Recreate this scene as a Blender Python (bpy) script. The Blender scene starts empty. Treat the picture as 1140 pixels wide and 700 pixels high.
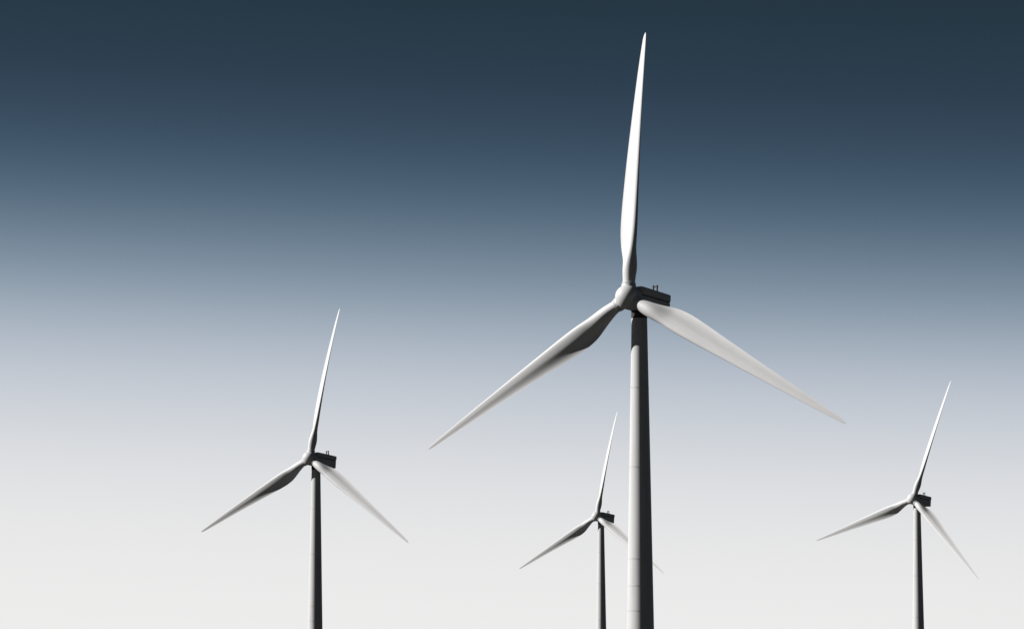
import bpy, bmesh, math
from math import radians as R, sin, cos, pi
from mathutils import Matrix, Vector

# ------------------------------------------------------------------ camera, sky, sun, exposure
scene = bpy.context.scene
COL = scene.collection
cam_data = bpy.data.cameras.new("camera")
cam_data.sensor_width = 36.0
cam_data.lens = 36.0 * 4000.0 / 1140.0
cam_data.clip_start = 0.5
cam_data.clip_end = 60000.0
cam = bpy.data.objects.new("camera", cam_data)
COL.objects.link(cam)
cam.location = (0, 0, 2.0)
cam.rotation_euler = (pi / 2 + math.atan(397.0 / 4000.0), 0, 0)
scene.camera = cam

EXPOSURE = 0.6
SUN_EL = 31.0          # degrees above the horizon
SUN_AZ = -88.5         # degrees from the view axis, clockwise from above (negative = left)
SUN_STRENGTH = 4.75

world = bpy.data.worlds.new("World")
scene.world = world
world.use_nodes = True


def srgb(r, g, b):
    out = []
    for c in (r, g, b):
        c /= 255.0
        out.append(c / 12.92 if c <= 0.04045 else ((c + 0.055) / 1.055) ** 2.4)
    return out


def catmull(table, x):
    """smooth interpolation of (x, value) rows"""
    n = len(table)
    for i in range(n - 1):
        if x <= table[i + 1][0] or i == n - 2:
            x0, y0 = table[i]
            x1, y1 = table[i + 1]
            ym = table[max(i - 1, 0)]
            yp = table[min(i + 2, n - 1)]
            t = (x - x0) / (x1 - x0)
            h = x1 - x0
            m0 = (y1 - ym[1]) / (x1 - ym[0]) if i > 0 else (y1 - y0) / h
            m1 = (yp[1] - y0) / (yp[0] - x0) if i < n - 2 else (y1 - y0) / h
            t2, t3 = t * t, t ** 3
            return (2 * t3 - 3 * t2 + 1) * y0 + (t3 - 2 * t2 + t) * h * m0 + (-2 * t3 + 3 * t2) * y1 + (t3 - t2) * h * m1


def build_sky():
    nt = world.node_tree
    nt.nodes.clear()
    N = nt.nodes.new
    L = nt.links.new

    def math_node(op, a, b=None):
        m = N("ShaderNodeMath")
        m.operation = op
        for i, v in enumerate((a, b)):
            if v is None:
                continue
            if isinstance(v, (int, float)):
                m.inputs[i].default_value = v
            else:
                L(v, m.inputs[i])
        return m.outputs[0]

    out = N("ShaderNodeOutputWorld")
    bg = N("ShaderNodeBackground")
    bg.inputs["Strength"].default_value = 0.1
    tc = N("ShaderNodeTexCoord")
    sep = N("ShaderNodeSeparateXYZ")
    L(tc.outputs["Generated"], sep.inputs[0])
    elev = math_node("MULTIPLY", math_node("ARCSINE", sep.outputs["Z"]), 180.0 / pi)
    # the clear sky is a little brighter towards the sun (left)
    elev = math_node("ADD", elev, math_node("MULTIPLY", sep.outputs["X"], 2.2))
    fac = math_node("DIVIDE", elev, 14.0)
    ramp = N("ShaderNodeValToRGB")
    cr = ramp.color_ramp
    cr.interpolation = 'B_SPLINE'
    keys = [(-1.0, (241, 241, 241)), (0.67, (237, 237, 237)), (2.1, (231, 231, 232)), (3.53, (213, 216, 221)),
            (4.95, (178, 187, 199)), (6.39, (118, 136, 153)), (7.82, (66, 87, 107)),
            (9.24, (40, 58, 75)), (10.67, (30, 47, 60)), (12.2, (24, 40, 52)), (14.0, (21, 36, 48))]
    stops = []
    for i in range(31):                     # dense, evenly spaced samples of a smooth curve through the keys
        d = 14.0 * i / 30.0
        stops.append((d, [catmull([(k, c[ch]) for k, c in keys], d) for ch in range(3)]))
    s = 10.0 * 2.0 ** (-EXPOSURE)
    el = cr.elements
    while len(el) < len(stops):
        el.new(0.5)
    for i, (d, c) in enumerate(stops):
        el[i].position = max(0.0, d / 14.0)
        el[i].color = (*srgb(*c), 1.0)
    L(fac, ramp.inputs[0])
    # away from the view (behind the photographer) the sky is deeper
    mr = N("ShaderNodeMapRange")
    mr.interpolation_type = 'SMOOTHSTEP'
    L(sep.outputs["Y"], mr.inputs["Value"])
    mr.inputs["From Min"].default_value = -0.2
    mr.inputs["From Max"].default_value = 0.85
    mr.inputs["To Min"].default_value = 0.25 * s
    mr.inputs["To Max"].default_value = s
    vm = N("ShaderNodeVectorMath")
    vm.operation = 'SCALE'
    L(ramp.outputs["Color"], vm.inputs[0])
    L(mr.outputs["Result"], vm.inputs["Scale"])
    sky = N("ShaderNodeTexSky")
    sky.sky_type = 'NISHITA'
    sky.sun_disc = False
    sky.sun_elevation = R(SUN_EL)
    sky.sun_rotation = R(SUN_AZ)
    mix = N("ShaderNodeMix")
    mix.data_type = 'RGBA'
    mix.inputs["Factor"].default_value = 0.02
    L(vm.outputs[0], mix.inputs["A"])
    L(sky.outputs[0], mix.inputs["B"])
    L(mix.outputs["Result"], bg.inputs["Color"])
    L(bg.outputs[0], out.inputs["Surface"])


build_sky()

sun_data = bpy.data.lights.new("sun", 'SUN')
sun_data.energy = SUN_STRENGTH
sun_data.angle = R(0.53)
sun_data.color = (1.0, 0.985, 0.97)
sun = bpy.data.objects.new("sun", sun_data)
COL.objects.link(sun)
sd = Vector((sin(R(SUN_AZ)) * cos(R(SUN_EL)), cos(R(SUN_AZ)) * cos(R(SUN_EL)), sin(R(SUN_EL))))
sun.rotation_euler = sd.to_track_quat('Z', 'Y').to_euler()
sun.location = sd * 300

vs = scene.view_settings
vs.view_transform = 'Standard'
vs.look = 'None'
vs.exposure = EXPOSURE
vs.gamma = 1.0


# ------------------------------------------------------------------ materials
def paint(name, base, rough, var=0.05, spec=0.35, streak=0.0):
    m = bpy.data.materials.new(name)
    m.use_nodes = True
    nt = m.node_tree
    b = nt.nodes["Principled BSDF"]
    tc = nt.nodes.new("ShaderNodeTexCoord")
    no = nt.nodes.new("ShaderNodeTexNoise")
    no.inputs["Scale"].default_value = 0.45
    no.inputs["Detail"].default_value = 6
    no.inputs["Roughness"].default_value = 0.6
    mp = nt.nodes.new("ShaderNodeMapping")
    mp.inputs["Scale"].default_value = (3.0, 3.0, 1.0 if not streak else streak)
    nt.links.new(tc.outputs["Object"], mp.inputs[0])
    nt.links.new(mp.outputs[0], no.inputs["Vector"])
    rp = nt.nodes.new("ShaderNodeValToRGB")
    lo = [c * (1 - var) for c in base]
    hi = [min(1, c * (1 + var)) for c in base]
    rp.color_ramp.elements[0].position = 0.3
    rp.color_ramp.elements[1].position = 0.7
    rp.color_ramp.elements[0].color = (*lo, 1)
    rp.color_ramp.elements[1].color = (*hi, 1)
    nt.links.new(no.outputs["Fac"], rp.inputs[0])
    nt.links.new(rp.outputs[0], b.inputs["Base Color"])
    rr = nt.nodes.new("ShaderNodeMapRange")
    rr.inputs["To Min"].default_value = rough - 0.06
    rr.inputs["To Max"].default_value = rough + 0.08
    nt.links.new(no.outputs["Fac"], rr.inputs["Value"])
    nt.links.new(rr.outputs[0], b.inputs["Roughness"])
    b.inputs["Specular IOR Level"].default_value = spec
    return m


M_BLADE = paint("blade_gelcoat", (0.53, 0.53, 0.528), 0.5, 0.03, 0.25)
M_TOWER = paint("tower_paint", (0.51, 0.51, 0.505), 0.55, 0.09, 0.2, streak=0.15)
M_NAC = paint("nacelle_paint", (0.50, 0.50, 0.49), 0.55, 0.05, 0.2)
M_DARK = paint("dark_steel", (0.06, 0.06, 0.062), 0.6, 0.15, 0.2)


def ground_material():
    m = bpy.data.materials.new("stubble_field")
    m.use_nodes = True
    nt = m.node_tree
    b = nt.nodes["Principled BSDF"]
    tc = nt.nodes.new("ShaderNodeTexCoord")
    n1 = nt.nodes.new("ShaderNodeTexNoise")
    n1.inputs["Scale"].default_value = 0.02
    n1.inputs["Detail"].default_value = 12
    n1.inputs["Roughness"].default_value = 0.7
    nt.links.new(tc.outputs["Object"], n1.inputs["Vector"])
    rp = nt.nodes.new("ShaderNodeValToRGB")
    rp.color_ramp.elements[0].position = 0.35
    rp.color_ramp.elements[1].position = 0.68
    rp.color_ramp.elements[0].color = (0.016, 0.0155, 0.014, 1)
    rp.color_ramp.elements[1].color = (0.036, 0.034, 0.03, 1)
    nt.links.new(n1.outputs["Fac"], rp.inputs[0])
    nt.links.new(rp.outputs[0], b.inputs["Base Color"])
    b.inputs["Roughness"].default_value = 0.95
    b.inputs["Specular IOR Level"].default_value = 0.05
    return m


# ------------------------------------------------------------------ mesh helpers
def finish(bm, name, mat, sharp=40):
    bmesh.ops.recalc_face_normals(bm, faces=bm.faces)
    me = bpy.data.meshes.new(name)
    bm.to_mesh(me)
    bm.free()
    me.materials.append(mat)
    for p in me.polygons:
        p.use_smooth = True
    me.set_sharp_from_angle(angle=R(sharp))
    return me


def rings_mesh(rings, cap=True):
    bm = bmesh.new()
    vr = [[bm.verts.new(p) for p in ring] for ring in rings]
    n = len(rings[0])
    for a, b in zip(vr, vr[1:]):
        for i in range(n):
            bm.faces.new((a[i], a[(i + 1) % n], b[(i + 1) % n], b[i]))
    if cap:
        bm.faces.new(vr[0][::-1])
        bm.faces.new(vr[-1])
    return bm


def lathe_z(profile, seg=64):
    return rings_mesh([[(r * cos(2 * pi * i / seg), r * sin(2 * pi * i / seg), z) for i in range(seg)] for z, r in profile])


def lathe_y(profile, seg=64):
    return rings_mesh([[(r * cos(2 * pi * i / seg), y, r * sin(2 * pi * i / seg)) for i in range(seg)] for y, r in profile])


def rounded_rect(y, w, zlo, zhi, rad, k=6):
    pts = []
    for cx, cz, a0 in ((w - rad, zhi - rad, 0), (-w + rad, zhi - rad, 90), (-w + rad, zlo + rad, 180), (w - rad, zlo + rad, 270)):
        for i in range(k + 1):
            a = R(a0 + 90.0 * i / k)
            pts.append((cx + rad * cos(a), y, cz + rad * sin(a)))
    return pts


def bar(bm, p, q, r, seg=10):
    p, q = Vector(p), Vector(q)
    d = (q - p)
    rot = d.to_track_quat('Z', 'Y').to_matrix().to_4x4()
    bmesh.ops.create_cone(bm, cap_ends=True, segments=seg, radius1=r, radius2=r, depth=d.length,
                          matrix=Matrix.Translation((p + q) / 2) @ rot)


RAD = 45.0
CHORD = [(0.0, 2.02), (0.06, 2.02), (0.10, 2.5), (0.15, 3.15), (0.20, 3.75), (0.25, 3.97), (0.32, 3.75), (0.42, 3.25), (0.52, 2.77),
         (0.62, 2.3), (0.72, 1.85), (0.82, 1.42), (0.90, 1.05), (0.96, 0.72), (0.985, 0.52), (1.0, 0.14)]
THICK = [(0.0, 1.0), (0.06, 1.0), (0.10, 0.84), (0.15, 0.53), (0.205, 0.37), (0.3, 0.30), (0.45, 0.25), (0.7, 0.20), (1.0, 0.17)]
TWIST = [(0.0, 26.0), (0.1, 25.0), (0.2, 20.0), (0.3, 15.0), (0.45, 10.5), (0.6, 7.5), (0.8, 5.0), (1.0, 3.0)]
PITCH = 3.0


def blade_mesh(defl):
    n = 48
    rings = []
    st = [0.026 + (1 - 0.026) * (i / 70.0) for i in range(71)]
    st = st[:-1] + [0.99, 0.995, 0.998, 1.0]
    st = sorted(set(st))
    for s in st:
        c = catmull(CHORD, s)
        tr = catmull(THICK, s)
        th = R(catmull(TWIST, s) + PITCH)
        w = min(1.0, max(0.0, (s - 0.055) / 0.14))      # 0 = round root, 1 = aerofoil
        w = w * w * (3 - 2 * w)
        axis = 0.5 * (1 - w) + 0.30 * w
        ring = []
        for i in range(n):
            a = 2 * pi * i / n                          # 0 at the trailing edge, pi at the leading edge
            x = 0.5 * (1 + cos(a))                      # 0 leading, 1 trailing
            circ = 0.5 * sin(a)
            yt = tr / 0.2 * (0.2969 * math.sqrt(x) - 0.1260 * x - 0.3516 * x * x + 0.2843 * x ** 3 - 0.1030 * x ** 4)
            m_, p_ = 0.035, 0.42
            yc = m_ / p_ ** 2 * (2 * p_ * x - x * x) if x < p_ else m_ / (1 - p_) ** 2 * (1 - 2 * p_ + 2 * p_ * x - x * x)
            if a <= pi:                                 # pressure side (upwind) is +v
                foil = yt - yc * 1.0 - 3.0 * tr * max(0.0, x - 0.42) ** 1.5 * (1 - x)
            else:
                foil = -yt - yc
            v = (circ * (1 - w) + foil * w) * c
            u = (axis - x) * c                          # + towards the leading edge
            X = u * cos(th) - v * sin(th)
            Y = -u * sin(th) - v * cos(th)
            ring.append((X, Y + defl * s * s, s * RAD))
        rings.append(ring)
    return finish(rings_mesh(rings), "blade", M_BLADE, 60)


def obj(name, me, parent, mat=None):
    o = bpy.data.objects.new(name, me)
    COL.objects.link(o)
    o.parent = parent
    if mat is not None:
        o.matrix_local = mat
    return o


def spinner_mesh():
    pr = [(-2.3, 0.02)]
    for i in range(1, 25):
        a = pi / 2 * i / 24
        pr.append((-0.4 - 1.9 * cos(a), 1.95 * sin(a)))
    pr += [(0.5, 1.93), (1.0, 1.88), (1.45, 1.80), (1.52, 1.68)]
    return finish(lathe_y(pr), "spinner", M_BLADE, 40)


def nacelle_mesh(L):
    # lower shell of the nacelle, y measured downwind from the hub centre
    rings = []
    for y, w, lo, hi, rad in ((1.56, 1.5, -1.4, 0.62, 0.3), (1.75, 1.60, -1.55, 0.63, 0.25), (2.6, 1.62, -1.60, 0.65, 0.22),
                              (L - 0.5, 1.62, -1.60, 0.65, 0.22), (L - 0.1, 1.60, -1.58, 0.65, 0.2), (L, 1.54, -1.52, 0.6, 0.2)):
        rings.append(rounded_rect(y, w, lo, hi, rad))
    return finish(rings_mesh(rings), "nacelle", M_NAC, 35)


def roof_mesh(L):
    rings = []
    for y, w, lo, hi, rad in ((1.56, 1.55, 0.74, 1.95, 0.2), (1.7, 1.64, 0.74, 2.03, 0.2), (2.6, 1.67, 0.74, 2.04, 0.2),
                              (L - 0.5, 1.67, 0.74, 1.95, 0.2), (L - 0.02, 1.66, 0.74, 1.93, 0.2), (L + 0.04, 1.62, 0.78, 1.88, 0.2)):
        rings.append(rounded_rect(y, w, lo, hi, rad))
    return finish(rings_mesh(rings), "roof_cover", M_NAC, 35)


def seam_mesh(L):
    # dark recessed gasket between the lower shell and the roof cover
    rings = [rounded_rect(y, w, 0.60, 0.78, 0.05) for y, w in ((1.7, 1.55), (2.6, 1.57), (L - 0.1, 1.57))]
    return finish(rings_mesh(rings), "seam_gasket", M_DARK, 35)


def sensor_mesh(L):
    bm = bmesh.new()
    y = L - 2.3
    z0 = 1.85
    for x in (-0.36, 0.36):
        bar(bm, (x, y, z0), (x, y, z0 + 1.25), 0.15)
        bar(bm, (x, y + 0.55, z0), (x, y, z0 + 0.95), 0.06)
        bar(bm, (x, y, z0 + 1.2), (x, y, z0 + 1.45), 0.16)
    bar(bm, (-0.5, y, z0 + 1.2), (0.5, y, z0 + 1.2), 0.11)
    return finish(bm, "wind_sensor", M_DARK)


def tower_mesh(H):
    # bottom 4.5 m wide, top 2.5 m wide, with the flanges where the sections are bolted together
    def rad(z):
        return 2.36 + (1.25 - 2.36) * (z / H)
    flanges = [H - 12.6, H - 25.5, H - 40.3, H - 44.6, H - 48.6]
    zs = sorted({0.0, H} | {H * i / 24.0 for i in range(25)})
    pr = [(z, rad(z)) for z in zs if all(abs(z - f) > 0.4 for f in flanges)]
    for f in flanges:
        r = rad(f)
        pr += [(f - 0.30, rad(f - 0.30)), (f - 0.25, rad(f - 0.25)), (f - 0.08, rad(f - 0.08)), (f - 0.06, r + 0.02), (f + 0.06, r + 0.02), (f + 0.065, r - 0.03), (f + 0.12, r - 0.03), (f + 0.13, r),
               (f + 0.25, rad(f + 0.25)), (f + 0.30, rad(f + 0.30))]
    pr.sort()
    return finish(lathe_z(pr, 96), "tower", M_TOWER, 15)


# ------------------------------------------------------------------ ground
bm = bmesh.new()
seg = 96
prev = None
c0 = bm.verts.new((0, 0, 0))
for r in (60, 300, 1200, 4000, 12000, 40000):
    ring = [bm.verts.new((r * cos(2 * pi * i / seg), r * sin(2 * pi * i / seg), 0)) for i in range(seg)]
    for i in range(seg):
        j = (i + 1) % seg
        if prev is None:
            bm.faces.new((c0, ring[i], ring[j]))
        else:
            bm.faces.new((prev[i], ring[i], ring[j], prev[j]))
    prev = ring
ground = bpy.data.objects.new("ground", finish(bm, "ground", ground_material()))
COL.objects.link(ground)
ground["kind"] = "structure"
ground["label"] = "flat dark stubble field under the turbines"

# ------------------------------------------------------------------ the turbines
SPIN = spinner_mesh()
COLLAR = finish(lathe_z([(1.45, 1.18), (2.1, 1.18), (2.16, 1.15), (2.17, 1.06), (2.26, 1.06), (2.27, 1.12), (2.42, 1.12), (2.46, 1.08), (2.47, 0.9)], 40), "root_collar", M_BLADE)
SHAFT = finish(lathe_y([(1.2, 1.45), (1.75, 1.4)], 48), "shaft_cover", M_DARK)


def wind_turbine(label, hub, yaw, tilt, nac_tilt, phase, defl, overhang, length, pitch):
    """hub: centre of the rotor; yaw: heading of the nacelle's tail, clockwise from the view axis"""
    hub = Vector(hub)
    off = Matrix.Rotation(R(-yaw), 4, 'Z') @ Vector((0, overhang, 0))
    root = bpy.data.objects.new("wind_turbine", None)
    root.empty_display_size = 3
    COL.objects.link(root)
    root.location = (hub.x + off.x, hub.y + off.y, 0)
    root.rotation_euler = (0, 0, R(-yaw))
    root["label"] = label
    root["category"] = "wind turbine"
    root["group"] = "white three-bladed wind turbines"
    head = Matrix.Translation((0, -overhang, hub.z)) @ Matrix.Rotation(R(-tilt), 4, 'X')
    body = Matrix.Translation((0, -overhang, hub.z)) @ Matrix.Rotation(R(-nac_tilt), 4, 'X')
    top = hub.z - 1.60 - overhang * sin(R(nac_tilt))
    tower = obj("tower", tower_mesh(top), root)
    obj("yaw_bearing_shade_band", finish(lathe_z([(top - 1.3, 1.28), (top - 1.25, 1.31), (top + 0.3, 1.36)], 48), "yaw_bearing_shade_band", M_DARK), tower)  # dark bearing ring, carried down the tower so its colour stands in for shade
    nac = obj("nacelle", nacelle_mesh(length), root, body)
    obj("roof_cover", roof_mesh(length), nac)
    obj("seam_gasket", seam_mesh(length), nac)
    obj("wind_sensor", sensor_mesh(length), nac)
    obj("shaft_cover", SHAFT, nac)
    obj("hub", SPIN, root, head)
    bl = blade_mesh(defl)
    for k in range(3):
        b = obj("blade", bl, root, head @ Matrix.Rotation(R(phase + 120 * k), 4, 'Y') @ Matrix.Rotation(R(-pitch), 4, 'Z'))
        obj("root_collar", COLLAR, b)
    return root


wind_turbine("largest and nearest white wind turbine, upright blade reaching almost to the top",
             (18.80, 577.8, 62.10), 32.53, 6.5, 3.5, -1.0, 2.1, 3.5, 10.8, 0)
wind_turbine("white wind turbine standing apart to the left of the largest turbine",
             (-58.03, 1030.49, 62.76), 36.46, 9.5, 5.0, 2.99, 2.4, 2.8, 10.0, 13)
wind_turbine("smallest white wind turbine, one blade passing behind the tower of the largest turbine",
             (34.74, 1472.9, 65.09), 41.24, 12.0, 5.5, 2.09, 1.7, 2.7, 9.4, 13)
wind_turbine("small white wind turbine on the far right, its upper blade leaning well rightwards",
             (143.77, 1287.99, 63.39), 44.37, 13.5, 6.0, 11.73, 0.6, 2.2, 8.4, 14)
